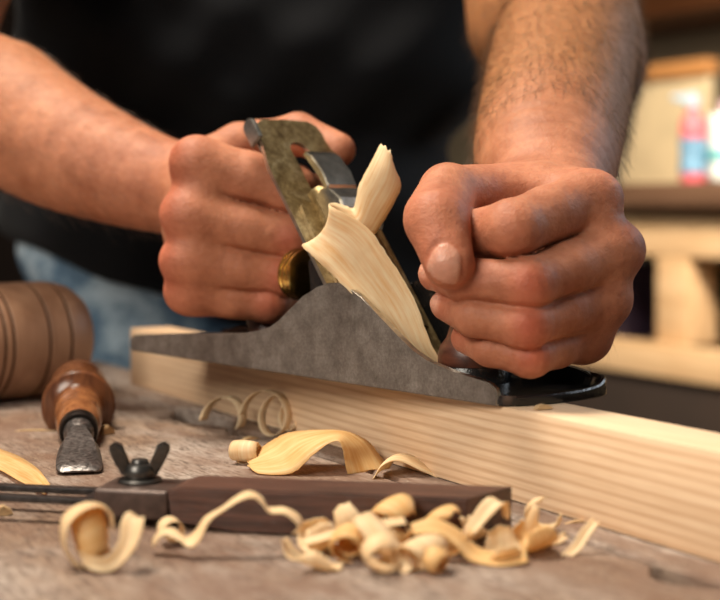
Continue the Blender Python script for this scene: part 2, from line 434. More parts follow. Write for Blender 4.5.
# --- t-shirt
def shirt_fn(P):
    d = torso_fn(P)-.010
    d = smin(d, cone_d(P, A_((-.215, 1.395, -.02)), A_((-.04, 1.40, -.02)), .134, .130), .04); d = smin(d, cone_d(P, A_((-.22, 1.37, .10)), A_((-.02, 1.37, .10)), .126, .122), .04)
    d = smin(d, np.minimum(cone_d(P, shF, shF*.45+elF*.55, .066, .066), cone_d(P, shB, shB*.45+elB*.55, .066, .066)), .05)
    # soft hanging folds
    x, y, z = P.T
    f = .0045*np.sin(z*62+x*26+2.2*np.sin(x*11+z*7))+.003*np.sin(x*70-z*38+3*np.sin(z*13))
    d = d+f-.002
    hem = .036-.36*(x+.158)
    d = np.maximum(d, hem-z+.003*np.sin(x*60)); d = np.maximum(d, z-.62)
    # open at the neck and sleeves
    d = np.maximum(d, -(cone_d(P, A_((-.06, 1.23, .60)), A_((-.055, 1.19, .72)), .062, .062)))
    arms = np.minimum(cone_d(P, shF, elF, .051, .053), cone_d(P, shB, elB, .051, .051))
    return np.maximum(d, -np.where((x > .10) | (x < -.22), arms, 1))
V, Q = mesh_sdf(shirt_fn, (-.44, 1.0, -.06), (.28, 1.56, .66), .006)
m, nt, b = newmat('black_cotton'); v = coords(nt); n = noise(nt, v, 900, 2)
nt.links.new(ramp(nt, n, [(.3, (.0022, .0025, .0036)), (.7, (.0055, .006, .008))]), b.inputs['Base Color'])
b.inputs['Roughness'].default_value = .85; b.inputs['Specular IOR Level'].default_value = .2; b.inputs['Sheen Weight'].default_value = .04
bump(nt, b, n, .15, .0004); SHIRT = m
child('tshirt', np_mesh('tshirt', V, Q), SHIRT, man)
# --- jeans
def jeans_fn(P):
    d = None
    def add(a, b, ra, rb, k=.05):
        nonlocal d
        c = cone_d(P, A_(a), A_(b), ra, rb); d = c if d is None else smin(d, c, k)
    add((-.215, 1.395, -.02), (-.04, 1.40, -.02), .122, .118); add((-.22, 1.37, .10), (-.02, 1.37, .10), .112, .108)
    for s in (-1, 1):
        add((-.13+s*.095, 1.41, -.10), (-.13+s*.11, 1.42, -.45), .105, .080)
        add((-.13+s*.11, 1.42, -.45), (-.13+s*.12, 1.45, FLOOR+.06), .078, .070)
    x, y, z = P.T
    d = d+.003*np.sin(z*90+x*40+2*np.sin(x*25))
    d = np.maximum(d, z-(.115-.25*(x+.158)))
    return np.maximum(d, FLOOR+.03-z)
V, Q = mesh_sdf(jeans_fn, (-.44, 1.2, FLOOR), (.22, 1.60, .22), .007)
m, nt, b = newmat('denim'); v = coords(nt); n = noise(nt, v, 16, 5, .65); n2 = noise(nt, v, 700, 2)
c = ramp(nt, n, [(.34, (.035, .075, .14)), (.48, (.13, .23, .34)), (.62, (.50, .64, .74))])
c = mix(nt, .4, c, ramp(nt, n2, [(.4, (.5, .5, .55)), (.6, (1, 1, 1))]), 'MULTIPLY')
nt.links.new(c, b.inputs['Base Color']); b.inputs['Roughness'].default_value = .85; bump(nt, b, n2, .3, .0006); DENIM = m
jeans = child('jeans', np_mesh('jeans', V, Q), DENIM, man)
PALE = plain('worn_denim_seam', (.42, .45, .44), .85)
def loops(px, py, Y, w_, h_, rz, name, mt):
    bm = bmesh.new(); box(bm, -w_/2, w_/2, -.003, .003, -h_/2, h_/2, .0015)
    p = W(px, py, Y); o = bm_obj(name, bm, mt, jeans); o.location = p; o.rotation_euler = (0, 0, rz); return o
for px_, py_, w_, h_, r_ in ((62, 276, .014, .034, -.45), (42, 268, .010, .026, -.6)):
    xx = (px_-360)/F*1.268; yy = 1.37-math.sqrt(max(0, .112**2-(xx+.22)**2))-.003 if xx < -.22 else 1.256
    o = loops(px_, py_, yy, w_, h_, r_, 'belt_loop', PALE); o.matrix_parent_inverse = Matrix.Translation(man.location).inverted()
# --- shoes
SHOE = plain('shoe_leather', (.05, .03, .02), .5)
for s in (-1, 1):
    bm = bmesh.new(); x0 = -.13+s*.12
    prof = [(1.53, 0), (1.53, .075), (1.50, .10), (1.43, .10), (1.38, .075), (1.29, .05), (1.25, .025), (1.25, 0)]
    prism(bm, [(a, b_+FLOOR+.001) for a, b_ in prof], x0-.045, x0+.045, 'x', .018, 3)
    o = bm_obj('shoe', bm, SHOE, man); o.matrix_parent_inverse = Matrix.Translation(man.location).inverted()
# ------------------------------------------------------------------ the hand plane  (x heel>toe, y across to the far side, z up)
ZB = .0402
PLH = Vector((-.138, .840, ZB)); RP = math.atan2(-.762, .647)
plane = thing('hand_plane', 'old grey iron bench plane held in both fists on the edge of the pine board', 'hand plane', PLH, RP)
m, nt, b = newmat('worn_cast_iron'); v = coords(nt); n = noise(nt, v, 90, 5, .7); n2 = noise(nt, v, 700, 3, .7)
c = ramp(nt, n, [(.3, (.17, .15, .135)), (.5, (.27, .245, .225)), (.72, (.38, .355, .33))])
c = mix(nt, .5, c, ramp(nt, n2, [(.4, (.55, .52, .5)), (.62, (1, 1, 1))]), 'MULTIPLY')
nt.links.new(c, b.inputs['Base Color']); b.inputs['Metallic'].default_value = .7; b.inputs['Roughness'].default_value = .40
bump(nt, b, n2, .25, .0003); IRON = m
EDGE = plain('bright_steel_edge', (.62, .56, .47), .3, 1, 200, .3)
m, nt, b = newmat('black_japanning'); n = noise(nt, coords(nt), 160, 4, .7); n2 = noise(nt, coords(nt), 60, 3, .6)
nt.links.new(ramp(nt, n2, [(.45, (.008, .008, .009)), (.66, (.016, .014, .013)), (.74, (.09, .06, .045))]), b.inputs['Base Color'])
b.inputs['Roughness'].default_value = .22; bump(nt, b, n, .5, .001); JAPAN = m
m, nt, b = newmat('tarnished_blade'); v = coords(nt); n = noise(nt, v, 55, 5, .7, .5); n2 = noise(nt, v, 260, 4, .75)
c = ramp(nt, n, [(.30, (.13, .08, .03)), (.5, (.33, .24, .11)), (.72, (.58, .48, .29))])
c = mix(nt, .55, c, ramp(nt, n2, [(.42, (.3, .22, .14)), (.6, (1, 1, 1))]), 'MULTIPLY')
nt.links.new(c, b.inputs['Base Color']); b.inputs['Metallic'].default_value = .8; b.inputs['Roughness'].default_value = .42
bump(nt, b, n2, .3, .0003); BLADE = m
CHROME = plain('dull_nickel', (.66, .62, .55), .22, 1, 130, .25, .25)
BRASS = plain('brass', (.62, .40, .13), .25, 1, 200, .2)
ROSE = wood('rosewood', (.035, .010, .006), (.17, .055, .03), (1, 8, 8), 20, .35)
def pp(*a): return [(x, z-ZB) for x, z in a]
wing = pp((0.002, .0402), (0, .0425), (0, .0468), (.002, .0486), (.0046, .0497), (.04, .0530), (.078, .0561), (.118, .0589), (.131, .0606), (.1404, .0636), (.148, .0675),
          (.155, .0723), (.1684, .0812), (.179, .0862), (.1886, .0887), (.1955, .0892), (.2018, .0880), (.2131, .0838), (.2264, .0751), (.2414, .0657),
          (.2512, .0600), (.2612, .0561), (.2770, .0529), (.2927, .0509), (.3000, .0498), (.3035, .0480), (.3049, .0450), (.3049, .0402))
def wing_obj(t0, t1, inner):
    bm = bmesh.new(); prism(bm, wing, t0, t1, 'y', .0006, 2)
    for f in bm.faces:
        f.normal_update()
    bmesh.ops.recalc_face_normals(bm, faces=bm.faces)
    for f in bm.faces:
        if f.normal.y*inner > .9: f.material_index = 1
        elif abs(f.normal.y) < .8: f.material_index = 2
    o = bm_obj('side_wall', bm, [IRON, JAPAN, EDGE], plane, sharp=35); return o
wing_obj(0, .0034, 1); wing_obj(.0646, .068, -1)
bm = bmesh.new()
out = [(.001, .0034), (.3052, .0006), (.3095, .004), (.3132, .0125), (.3160, .026), (.3166, .040), (.3160, .055), (.3135, .0635), (.3085, .0674), (.3052, .0676), (.001, .0646)]
prism(bm, out, 0, .0036, 'z', .0007); bm_obj('sole', bm, JAPAN, plane)
bm = bmesh.new()      # raised rim round the toe
rim = spline([(.3035, .0034, .0046), (.3085, .0062, .0044), (.3115, .0135, .0044), (.3138, .026, .0044), (.3144, .040, .0046), (.3136, .054, .0056), (.3112, .0615, .0078), (.3065, .0656, .0090), (.300, .0664, .0094)], 5)
rows = []
for k, (a, b_, zt_) in enumerate(rim):
    t_ = rim[min(k+1, len(rim)-1)]-rim[max(k-1, 0)]; nn_ = A_((t_[1], -t_[0], 0)); nn_ /= np.linalg.norm(nn_)
    q_ = A_((a, b_, 0)); rows.append([bm.verts.new(q_+nn_*o_+A_((0, 0, z_))) for o_, z_ in ((.0022, .0006), (.0026, .0012), (.0026, zt_-.0008), (.0018, zt_), (.0002, zt_), (-.0010, zt_-.0012), (-.0040, .0040), (-.0040, .0032))])
for A, B in zip(rows, rows[1:]):
    for i in range(8): bm.faces.new((A[i], A[(i+1) % 8], B[(i+1) % 8], B[i]))
bm.faces.new(rows[0]); bm.faces.new(rows[-1])
bm_obj('toe_rim', bm, JAPAN, plane)
bm = bmesh.new()      # the hollow's frog casting
prism(bm, [(.150, .0035), (.200, .0035), (.203, .009), (.1575, .062), (.150, .058), (.158, .035)], .016, .052, 'y', .002)
bm_obj('frog', bm, JAPAN, plane)
# blade frame: a up the blade, b across, c out of its face
SM, AN = .212, math.radians(51)
ea = Vector((-math.cos(AN), 0, math.sin(AN))); eb = Vector((0, 1, 0)); ec = Vector((math.sin(AN), 0, math.cos(AN)))
MB = Matrix(((ea.x, eb.x, ec.x, SM), (ea.y, eb.y, ec.y, .033), (ea.z, eb.z, ec.z, .0045), (0, 0, 0, 1)))
def blade_prism(name, pts, c0, c1, mats, parent=plane, bev=.0005, hole=None, edge=True):
    bm = bmesh.new()
    if hole is None:
        prism(bm, pts, c0, c1, 'z', bev)
    else:
        loops_ = [[Vector((a, b_, 0)) for a, b_ in pts], [Vector((a, b_, 0)) for a, b_ in hole]]
        flat = [p for l in loops_ for p in l]; tri = tessellate_polygon(loops_)
        for z, fl in ((c0, 0), (c1, 1)):
            vs = [bm.verts.new((p.x, p.y, z)) for p in flat]
            for t in tri: bm.faces.new([vs[i] for i in (t if fl else t[::-1])])
            if fl: top = vs
            else: bot = vs
        k = 0
        for l in loops_:
            n = len(l)
            for i in range(n): bm.faces.new((bot[k+i], bot[k+(i+1) % n], top[k+(i+1) % n], top[k+i]))
            k += n
    bmesh.ops.recalc_face_normals(bm, faces=bm.faces)
    if edge:
        for f in bm.faces:
            if abs(f.normal.z) < .7: f.material_index = 1
    bm.transform(MB)
    return bm_obj(name, bm, mats, parent, sharp=30)
def arc(cx, cy, r, a0, a1, n): return [(cx+r*math.cos(math.radians(a0+(a1-a0)*i/n)), cy+r*math.sin(math.radians(a0+(a1-a0)*i/n))) for i in range(n+1)]
AT = .165
blade_out = [(0, -.0270), (AT-.034, -.0270), (AT-.003, -.0205), (AT, -.016), (AT+.0008, 0), (AT, .016), (AT-.003, .0205), (AT-.028, .0270), (0, .0270)]
slot = arc(.143, 0, .0062, 90, -90, 10)[:-1]+arc(.075, 0, .0055, -90, -270, 8)[:-1]
slot = [(a, b_) for a, b_ in slot]
blade_prism('plane_iron', blade_out, 0, .0022, [BLADE, EDGE], hole=slot)
cap_out = [(.004, -.0215), (.092, -.0215), (.103, -.0200), (.1045, -.0185), (.106, .0), (.1045, .0185), (.103, .0200), (.092, .0260), (.004, .0260)]
blade_prism('chip_breaker', cap_out, .0024, .0042, [BLADE, EDGE], hole=arc(.094, 0, .0050, 90, -90, 8)[:-1]+arc(.080, 0, .005, -90, -270, 8)[:-1])
# lever cap: waisted plate, narrower towards the cam
bm = bmesh.new()
lc = spline([(.020, .0205, .0055), (.050, .0205, .007), (.072, .0165, .009), (.088, .0130, .011), (.102, .0125, .010), (.110, .0125, .008)], 4)
rings = []
for a, hw, th in lc:
    prof = [(-hw, .0044), (-hw, .0044+th*.55), (-hw*.8, .0044+th*.9), (-hw*.35, .0044+th), (hw*.35, .0044+th), (hw*.8, .0044+th*.9), (hw, .0044+th*.55), (hw, .0044)]
    rings.append([bm.verts.new((a, p, c_)) for p, c_ in prof])
for A, B in zip(rings, rings[1:]):
    for i in range(8): bm.faces.new((A[i], A[(i+1) % 8], B[(i+1) % 8], B[i]))
bm.faces.new(rings[0]); bm.faces.new(rings[-1]); bm.transform(MB)
bm_obj('lever_cap', bm, BLADE, plane, sharp=50)
bm = bmesh.new()      # cam roller hump and lever
prism(bm, [(.080, .008), (.077, .016), (.083, .0225), (.092, .0245), (.101, .021), (.106, .014), (.104, .008)], -.0128, .0150, 'y', .001, 2)
bm.transform(MB); bm_obj('cam', bm, CHROME, plane, sharp=30)
bm = bmesh.new()
prism(bm, [(.103, .0125), (.107, .0165), (.116, .0175), (.128, .0155), (.1335, .0125), (.1335, .0095), (.128, .0115), (.116, .0140)], -.0080, .0125, 'y', .0008, 2)
bm.transform(MB); bm_obj('cam_lever', bm, CHROME, plane, sharp=30)
bm = bmesh.new(); lathe(bm, [(0, .0045), (.006, .0045), (.0062, .0185), (.0045, .0200), (0, .0200)], 24, Matrix.Translation((.083, 0, 0)))
bm.transform(MB); bm_obj('cap_screw', bm, CHROME, plane)
# lateral lever standing up behind the top of the iron
bm = bmesh.new()
prism(bm, [(.066, -.006), (.138, -.0200), (.158, -.0235), (.161, -.0185), (.140, -.0125), (.068, .006)], -.0040, -.0022, 'z', .0004); bm.transform(MB)
tb = bmesh.new(); prism(tb, arc(.160, .0006, .0052, -90, 90, 8)+[(.150, .0055), (.150, -.0045)], -.0262, -.0236, 'y', .0005); tb.transform(MB)
me_ = bpy.data.meshes.new('t'); tb.to_mesh(me_); tb.free(); bm.from_mesh(me_)
bm_obj('lateral_lever', bm, plain('old_steel', (.30, .29, .27), .35, .9, 200, .3), plane, sharp=30)
# brass depth wheel behind the frog
MW = Matrix.Translation((.1415, .0245, .050)) @ Matrix.Rotation(-PI/2, 4, 'Y')
bm = bmesh.new(); lathe(bm, [(0, -.002), (.004, -.002), (.0125, -.001), (.0140, 0), (.0140, .0015), (.0128, .0022), (.0128, .0030), (.0140, .0037), (.0140, .0052), (.0128, .0059), (.0128, .0067), (.0140, .0074), (.0140, .0088), (.0125, .0098), (.005, .0100), (.0045, .016), (0, .016)], 56, MW)
bm_obj('depth_wheel', bm, BRASS, plane, sharp=35)
# handles
bm = bmesh.new()
ts = spline([(.098, .010, .013), (.094, .020, .0115), (.087, .040, .0110), (.086, .060, .0112), (.080, .078, .0120), (.068, .092, .0125)], 5)
tube(bm, [(a, .033, z) for a, z, r in ts], [r for a, z, r in ts], 20); bm_obj('tote', bm, ROSE, plane)
bm = bmesh.new(); prism(bm, [(.045, .0037), (.118, .0037), (.116, .012), (.100, .018), (.075, .018), (.047, .010)], .021, .045, 'y', .004, 3); bm_obj('tote_foot', bm, ROSE, plane)
bm = bmesh.new(); lathe(bm, [(0, .0112), (.0165, .0112), (.0168, .016), (.0155, .020), (.0125, .024), (.0100, .032), (.0110, .042), (.0150, .050), (.0165, .058), (.0140, .066), (.006, .069), (0, .069)], 40, Matrix.Translation((.254, .036, 0)))
bm_obj('front_knob', bm, ROSE, plane)
bm = bmesh.new(); lathe(bm, [(0, .0037), (.0190, .0037), (.0182, .0085), (.0172, .0110), (0, .0110)], 40, Matrix.Translation((.254, .036, 0))); bm_obj('knob_boss', bm, JAPAN, plane)
# ------------------------------------------------------------------ shavings
def shav_mat(name, lo, hi, tr=.35):
    m, nt, b = newmat(name); v = coords(nt, (1, 1, 1), kind='UV')
    n = noise(nt, coords(nt, (.5, 7, 1), kind='UV'), 1.6, 4, .6); n2 = noise(nt, coords(nt), 120, 2)
    c = ramp(nt, n, [(.3, lo), (.62, hi)]); c = mix(nt, .2, c, ramp(nt, n2, [(.35, (.8, .66, .45)), (.6, (1, 1, 1))]), 'MULTIPLY')
    nt.links.new(c, b.inputs['Base Color']); b.inputs['Roughness'].default_value = .55
    t = nt.nodes.new('ShaderNodeBsdfTranslucent'); nt.links.new(c, t.inputs[0])
    ms = nt.nodes.new('ShaderNodeMixShader'); ms.inputs[0].default_value = tr
    o = nt.nodes['Material Output']; nt.links.new(b.outputs[0], ms.inputs[1]); nt.links.new(t.outputs[0], ms.inputs[2]); nt.links.new(ms.outputs[0], o.inputs[0])
    bump(nt, b, n, .3, .0004); return m
SH1 = shav_mat('pale_shaving', (.86, .57, .27), (.97, .82, .56))
SH2 = shav_mat('golden_shaving', (.80, .45, .14), (.93, .68, .34))
SH3 = shav_mat('dull_shaving', (.80, .58, .34), (.93, .76, .52), .2)
def loft(name, prs, mat, n=8, cols=7, cup=.0, th=.00035, parent=None, jag=.0, seed=0):
    """ribbon between two rails; prs = [(left point, right point)]"""
    r_ = np.random.default_rng(seed)
    L = spline([p[0] for p in prs], n); R = spline([p[1] for p in prs], n)
    bm = bmesh.new(); uv = bm.loops.layers.uv.new('UVMap'); grid = []; S = 0; su = []
    for i in range(len(L)):
        if i: S += np.linalg.norm((L[i]+R[i])/2-(L[i-1]+R[i-1])/2)
        su.append(S)
        t = (L[min(i+1, len(L)-1)]+R[min(i+1, len(L)-1)]-L[max(i-1, 0)]-R[max(i-1, 0)]); w = R[i]-L[i]
        nn = np.cross(t, w); nn /= np.linalg.norm(nn)+1e-9
        row = []
        for j in range(cols):
            f = j/(cols-1); p = L[i]*(1-f)+R[i]*f+nn*cup*(1-(2*f-1)**2)
            if jag and i in (0, len(L)-1) : p = p+t/(np.linalg.norm(t)+1e-9)*r_.normal(0, jag)
            if jag and j in (0, cols-1): p = p+w*r_.normal(0, .006)
            row.append(bm.verts.new(p))
        grid.append(row)
    for i in range(len(grid)-1):
        for j in range(cols-1):
            f = bm.faces.new((grid[i][j], grid[i][j+1], grid[i+1][j+1], grid[i+1][j]))
            for lp, (a, c_) in zip(f.loops, ((i, j), (i, j+1), (i+1, j+1), (i+1, j))): lp[uv].uv = (su[a]*40, c_/(cols-1))
    me = bpy.data.meshes.new(name); bm.to_mesh(me); bm.free()
    o = link(name, me, mat, parent)
    s = o.modifiers.new('thickness', 'SOLIDIFY'); s.thickness = th; s.offset = 0
    return o
def spiral(name, base, yaw, r0, r1, turns, width, drift, mat, start=0.0, tail=0.0, tilt=0, th=.0004, seed=0, taper=.3, label=None, group=None):
    """a curled shaving lying on the bench; axis along yaw, resting at base"""
    r_ = np.random.default_rng(seed); L = []; R = []
    ax = Vector((math.cos(yaw), math.sin(yaw), 0)); sd = Vector((-ax.y, ax.x, 0)); up = Vector((0, 0, 1))
    ax = (ax*math.cos(tilt)+up*math.sin(tilt)); up2 = sd.cross(ax)*-1
    n = max(10, int(turns*22)); pts = []
    if tail:
        for k in range(5):
            f = 1-k/5; pts.append((sd*(-tail*f)+up2*(r0*(-1+.25*f*f)), 0, 0))
    for i in range(n+1):
        f = i/n; a = -PI/2+f*turns*2*PI; r = r0+(r1-r0)*f
        pts.append((sd*(r*math.cos(a))+up2*(r*math.sin(a)), f, 0))
    for p, f, _ in pts:
        w_ = width*(1-taper*abs(2*f-1)**2)*(1+.10*math.sin(9*f+seed)); c = p+ax*(drift*f)
        L.append(c-ax*w_/2); R.append(c+ax*w_/2+up*.0006*math.sin(7*f+seed))
    zmin = min(min(a.z for a in L), min(a.z for a in R))
    O = Vector(base)
    L = [a+Vector((0, 0, -zmin+th*.7)) for a in L]; R = [a+Vector((0, 0, -zmin+th*.7)) for a in R]
    o = loft(name, list(zip(L, R)), mat, n=2, cols=5, cup=.0006, th=th, seed=seed); o.location = O
    if label: tag(o, label, 'wood shaving', group)
    return o
T3 = [w3(*a) for a in ()]
def prs(*a): return [(w3(x[0], x[1], x[4] if len(x) > 4 else .7), w3(x[2], x[3], x[5] if len(x) > 5 else x[4])) for x in a]
sh = loft('wood_shaving', prs((420, 370, 452, 376, .674), (394, 338, 433, 348, .676), (364, 306, 416, 303, .680), (337, 279, 393, 263, .684), (316, 259, 367, 228, .686), (303, 247, 334, 208, .690),
      (305, 244, 329, 204, .697), (322, 246, 334, 203, .704), (350, 250, 346, 206, .708), (370, 240, 354, 207, .709), (388, 214, 359, 186, .707), (401, 186, 370, 164, .704), (392, 166, 381, 143, .706)),
      SH1, n=8, cols=11, cup=.0045, jag=.0015, seed=3)
tag(sh, 'long golden ribbon of wood folding over as it leaves the mouth of the plane', 'wood shaving')
g = 'curled wood shavings loose on the bench'
def gl(p1, p2): return (A_(p1), A_(p2))
def GR(px, py, z, w, wy): p = G(px, py, z) ; return (A_(p), A_(p)+A_((w*math.cos(wy), w*math.sin(wy), 0)))
def HH(px, py, Y): return w3(px, py, Y)
# rolled ribbon behind the bevel: roll, arch, coming down on the right
def rail(*a): return [(w3(x1, y1, Y1), w3(x2, y2, Y2)) for x1, y1, Y1, x2, y2, Y2 in a]
o = loft('wood_shaving', rail((252, 470, .667, 246, 462, .690), (262, 474, .660, 250, 457, .690), (292, 473, .658, 268, 443, .690), (312, 456, .658, 288, 433, .690), (326, 445, .660, 316, 430, .690), (338, 441, .660, 344, 431, .690),
         (343, 450, .660, 366, 440, .690), (345, 462, .662, 380, 456, .688), (348, 475, .663, 390, 470, .680)), SH2, cols=7, cup=.001, jag=.0008, seed=2)
tag(o, 'wide orange ribbon shaving arched high just behind the dark gauge stock', 'wood shaving', g)
spiral('wood_shaving', G(244, 464), -.35, .0054, .0038, 1.7, .0135, .003, SH1, seed=4, label='small pale rolled shaving at the left foot of the arched ribbon', group=g)
o = loft('wood_shaving', rail((372, 481, .650, 388, 470, .672), (382, 466, .652, 398, 456, .674), (398, 461, .655, 410, 455, .676), (420, 470, .655, 432, 464, .676), (444, 481, .655, 448, 474, .668)), SH1, cols=6, cup=.0015, jag=.001, seed=6)
tag(o, 'short pale shaving tented against the board, right of the arched ribbon', 'wood shaving', g)
spiral('wood_shaving', G(378, 455), .9, .0050, .0030, 1.5, .006, .002, SH3, seed=7, tilt=.5, label='tiny brown curl standing at the foot of the board behind the arched ribbon', group=g)
# thin loops in front of the left part of the board
def coil(cx, cy, Y, w_px, h_px, turns, width, x_drift, mat, label, seed=0, start=PI, squash=1.0):
    """open corkscrew seen side on: loops of height h, drifting right"""
    L = []; R = []; n = int(turns*20); h = h_px/F*Y/2; wd = w_px/F*Y/2
    c0 = w3(cx, cy, Y)
    for i in range(n+1):
        f = i/n; a = start-f*turns*2*PI
        s_ = 1-.45*f*squash
        p = A_((wd*s_*math.cos(a)+x_drift*f, .008*math.sin(a)+.01*f, h*s_*math.sin(a)))
        L.append(p-A_((width*.35, width/2, 0))); R.append(p+A_((width*.35, width/2, 0)))
    L = np.array(L); R = np.array(R); zm = min(L[:, 2].min(), R[:, 2].min())
    o = loft('wood_shaving', list(zip(L, R)), mat, n=2, cols=4, th=.0004, seed=seed); o.location = (c0[0], c0[1], .0006-zm)
    return tag(o, label, 'wood shaving', g)
coil(223, 414, .79, 40, 50, .62, .006, .004, SH3, 'thin open hoop shaving standing leftmost against the board', 1)
coil(262, 412, .775, 40, 46, 2.3, .005, .020, SH3, 'thin corkscrew shaving with several loops right of the open hoop', 2)
spiral('wood_shaving', G(290, 428), .3, .0065, .003, 2.1, .005, .004, SH3, seed=12, tilt=.3, label='frayed little curl at the right end of the corkscrew shaving', group=g)
# foreground left
def ring(cx, cy, zlift, r0, r1, a0, a1, axis_yaw, width, taper=.4, n=26, drift=0, tl=0):
    out = []
    ax_ = A_((math.cos(axis_yaw), math.sin(axis_yaw), 0)); sd = A_((-math.sin(axis_yaw), math.cos(axis_yaw), 0)); c = A_(G(cx, cy))
    up_ = A_((0, 0, math.cos(tl)))-ax_*math.sin(tl); ax_ = ax_*math.cos(tl)+A_((0, 0, math.sin(tl)))
    for i in range(n+1):
        f = i/n; a = a0+(a1-a0)*f; r = r0+(r1-r0)*f
        p = c+sd*r*math.cos(a)+up_*r*math.sin(a)+A_((0, 0, zlift))+ax_*drift*f
        w_ = width*(1-taper*f); out.append((p-ax_*w_/2, p+ax_*w_/2))
    return out
o = loft('wood_shaving', rail((74, 566, .492, 84, 571, .486), (62, 546, .497, 68, 554, .486), (61, 522, .498, 67, 530, .487), (70, 509, .500, 80, 513, .488), (88, 502, .502, 99, 506, .489), (105, 506, .502, 112, 514, .490), (112, 519, .503, 114, 531, .492)), SH1, n=8, cols=6, cup=.0006, seed=5)
tag(o, 'hooped outer band of the left foreground curls, arching over them', 'wood shaving', g)
gp_ = g
o = loft('wood_shaving', rail((152, 541, .515, 153, 547, .508), (160, 530, .515, 164, 535, .508), (173, 528, .514, 178, 540, .506), (186, 537, .510, 190, 548, .502), (196, 530, .510, 200, 540, .503), (205, 517, .511, 210, 521, .505),
         (222, 507, .512, 226, 509, .506), (238, 495, .513, 242, 500, .507), (250, 491, .514, 254, 498, .508), (262, 497, .514, 262, 504, .508), (268, 507, .514, 270, 513, .508), (284, 507, .514, 284, 514, .508), (298, 514, .514, 293, 520, .508), (303, 524, .513, 298, 527, .508), (297, 532, .512, 292, 534, .507)), SH1, n=5, cols=5, seed=9)
tag(o, 'long thin wavy string of shaving hanging along the front of the dark gauge stock', 'wood shaving', g)
o = loft('wood_shaving', ring(172, 545, .0052, .0048, .0030, 0, 7.5, 1.9, .010, .3, 24, .003), SH1, n=2, cols=5, seed=10)
tag(o, 'small loose curl left of centre in the foreground, under the wavy string', 'wood shaving', g)
# orange sliver on the left edge
o = loft('wood_shaving', rail((-22, 440, .72, -14, 468, .672), (0, 449, .708, 0, 470, .664), (20, 457, .695, 18, 480, .636), (38, 469, .668, 32, 487, .622), (50, 484, .628, 44, 494, .610)), SH2, cols=6, cup=.0012, seed=11)
tag(o, 'orange curved shaving entering from the left edge, behind the gauge blade', 'wood shaving', g)
# pile in the right foreground
gp = 'shavings of the foreground pile'
def pile(i, label, kind, *a, **k):
    o = spiral('wood_shaving', *a, seed=20+i, label=label, group=gp, **k); return o
L0 = 'of the foreground pile'
PL = [  # px, py, yaw, radius in, radius out, turns, width, start, tilt, squash, material, label
 (312, 552, .5, .0085, .0070, .62, .016, 2.6, .20, .8, SH1, 'broad pale shaving at the left end of the foreground pile'),
 (300, 560, 1.2, .0150, .0120, .22, .008, 4.2, .05, .6, SH1, 'flat tongue of shaving sticking out lowest on the left of the pile'),
 (350, 562, 1.35, .0062, .0032, 1.6, .013, 4.7, .15, .85, SH2, 'loose roll in the front left of the pile, open end to the camera'),
 (345, 542, .1, .0100, .0080, .70, .011, 2.2, .35, .8, SH1, 'pale curl rising highest near the gauge stock, left of the pile centre'),
 (390, 548, .7, .0105, .0060, .90, .015, 3.4, .30, .8, SH2, 'large loose coil in the middle of the pile'),
 (408, 532, .3, .0125, .0100, .55, .008, 0.3, .15, .8, SH1, 'pale loop bridging over the middle of the pile, touching the gauge'),
 (385, 573, 2.0, .0068, .0042, .95, .011, 3.9, .30, .8, SH1, 'short thick curl at the front edge of the pile centre'),
 (418, 570, .6, .0062, .0038, 1.1, .012, 4.4, .25, .8, SH1, 'narrow curl at the front of the pile pointing right'),
 (446, 554, 1.1, .0095, .0060, .80, .013, 3.2, .30, .8, SH2, 'honey coloured curl right of the pile centre'),
 (466, 542, .2, .0085, .0060, .75, .009, 2.4, .30, .8, SH1, 'pale curl behind the honey coloured curl, against the gauge end'),
 (496, 558, .25, .0110, .0080, .50, .013, 3.3, .20, .55, SH1, 'low flat shaving in front of the gauge end, right of the pile'),
 (524, 552, .4, .0105, .0070, .60, .016, 2.7, .25, .65, SH2, 'wide curl to the right of the gauge end'),
 (556, 548, 2.3, .0125, .0100, .42, .006, 4.0, .35, .9, SH1, 'open curved shaving standing rightmost of the pile'),
 (540, 532, 1.2, .0070, .0050, .80, .005, 3.0, .30, .9, SH1, 'small thin curl behind the rightmost shavings of the pile'),
 (440, 574, 2.6, .0050, .0028, 1.2, .007, 3.6, .30, .8, SH2, 'tiny curl at the front right corner of the pile'),
 (330, 570, 2.8, .0060, .0050, .45, .012, 3.9, .15, .6, SH1, 'low pale flake at the front left of the pile'),
 (372, 556, 2.4, .0085, .0065, .55, .012, 2.9, .45, .8, SH1, 'tilted pale flake between the front roll and the large loose coil'),
 (430, 545, 2.9, .0090, .0070, .50, .014, 2.2, .40, .7, SH1, 'wide pale flake leaning left of the honey coloured curl'),
]
def scrap(i, px, py, yaw, r0, r1, turns, width, st, tilt, sq, mat, label):
    r_ = np.random.default_rng(100+i); n = max(12, int(turns*30)); L = []; R = []
    ax = A_((math.cos(yaw)*math.cos(tilt), math.sin(yaw)*math.cos(tilt), math.sin(tilt))); sd = A_((-math.sin(yaw), math.cos(yaw), 0)); up = np.cross(ax, sd)
    ph = r_.uniform(0, 6, 4)
    for k in range(n+1):
        f = k/n; a = st+f*turns*2*PI; r = (r0+(r1-r0)*f)*(1+.10*math.sin(5*f+ph[0]))
        c = sd*r*math.cos(a)+up*r*math.sin(a)*sq+ax*(.004*f+.0008*math.sin(6*f+ph[1]))
        w_ = width*(1-.45*abs(2*f-1)**3)*(1+.12*math.sin(8*f+ph[2])); tw = .35*math.sin(3*f+ph[3])
        wv_ = ax*math.cos(tw)+sd*math.sin(tw)*.6
        L.append(c-wv_*w_/2); R.append(c+wv_*w_/2)
    L = np.array(L); R = np.array(R); zm = min(L[:, 2].min(), R[:, 2].min())
    o = loft('wood_shaving', list(zip(L, R)), mat, n=2, cols=6, cup=.0010, th=.0004, jag=.0007, seed=i)
    p = G(px, py); o.location = (p.x, p.y, .0006-zm); return tag(o, label, 'wood shaving', gp)
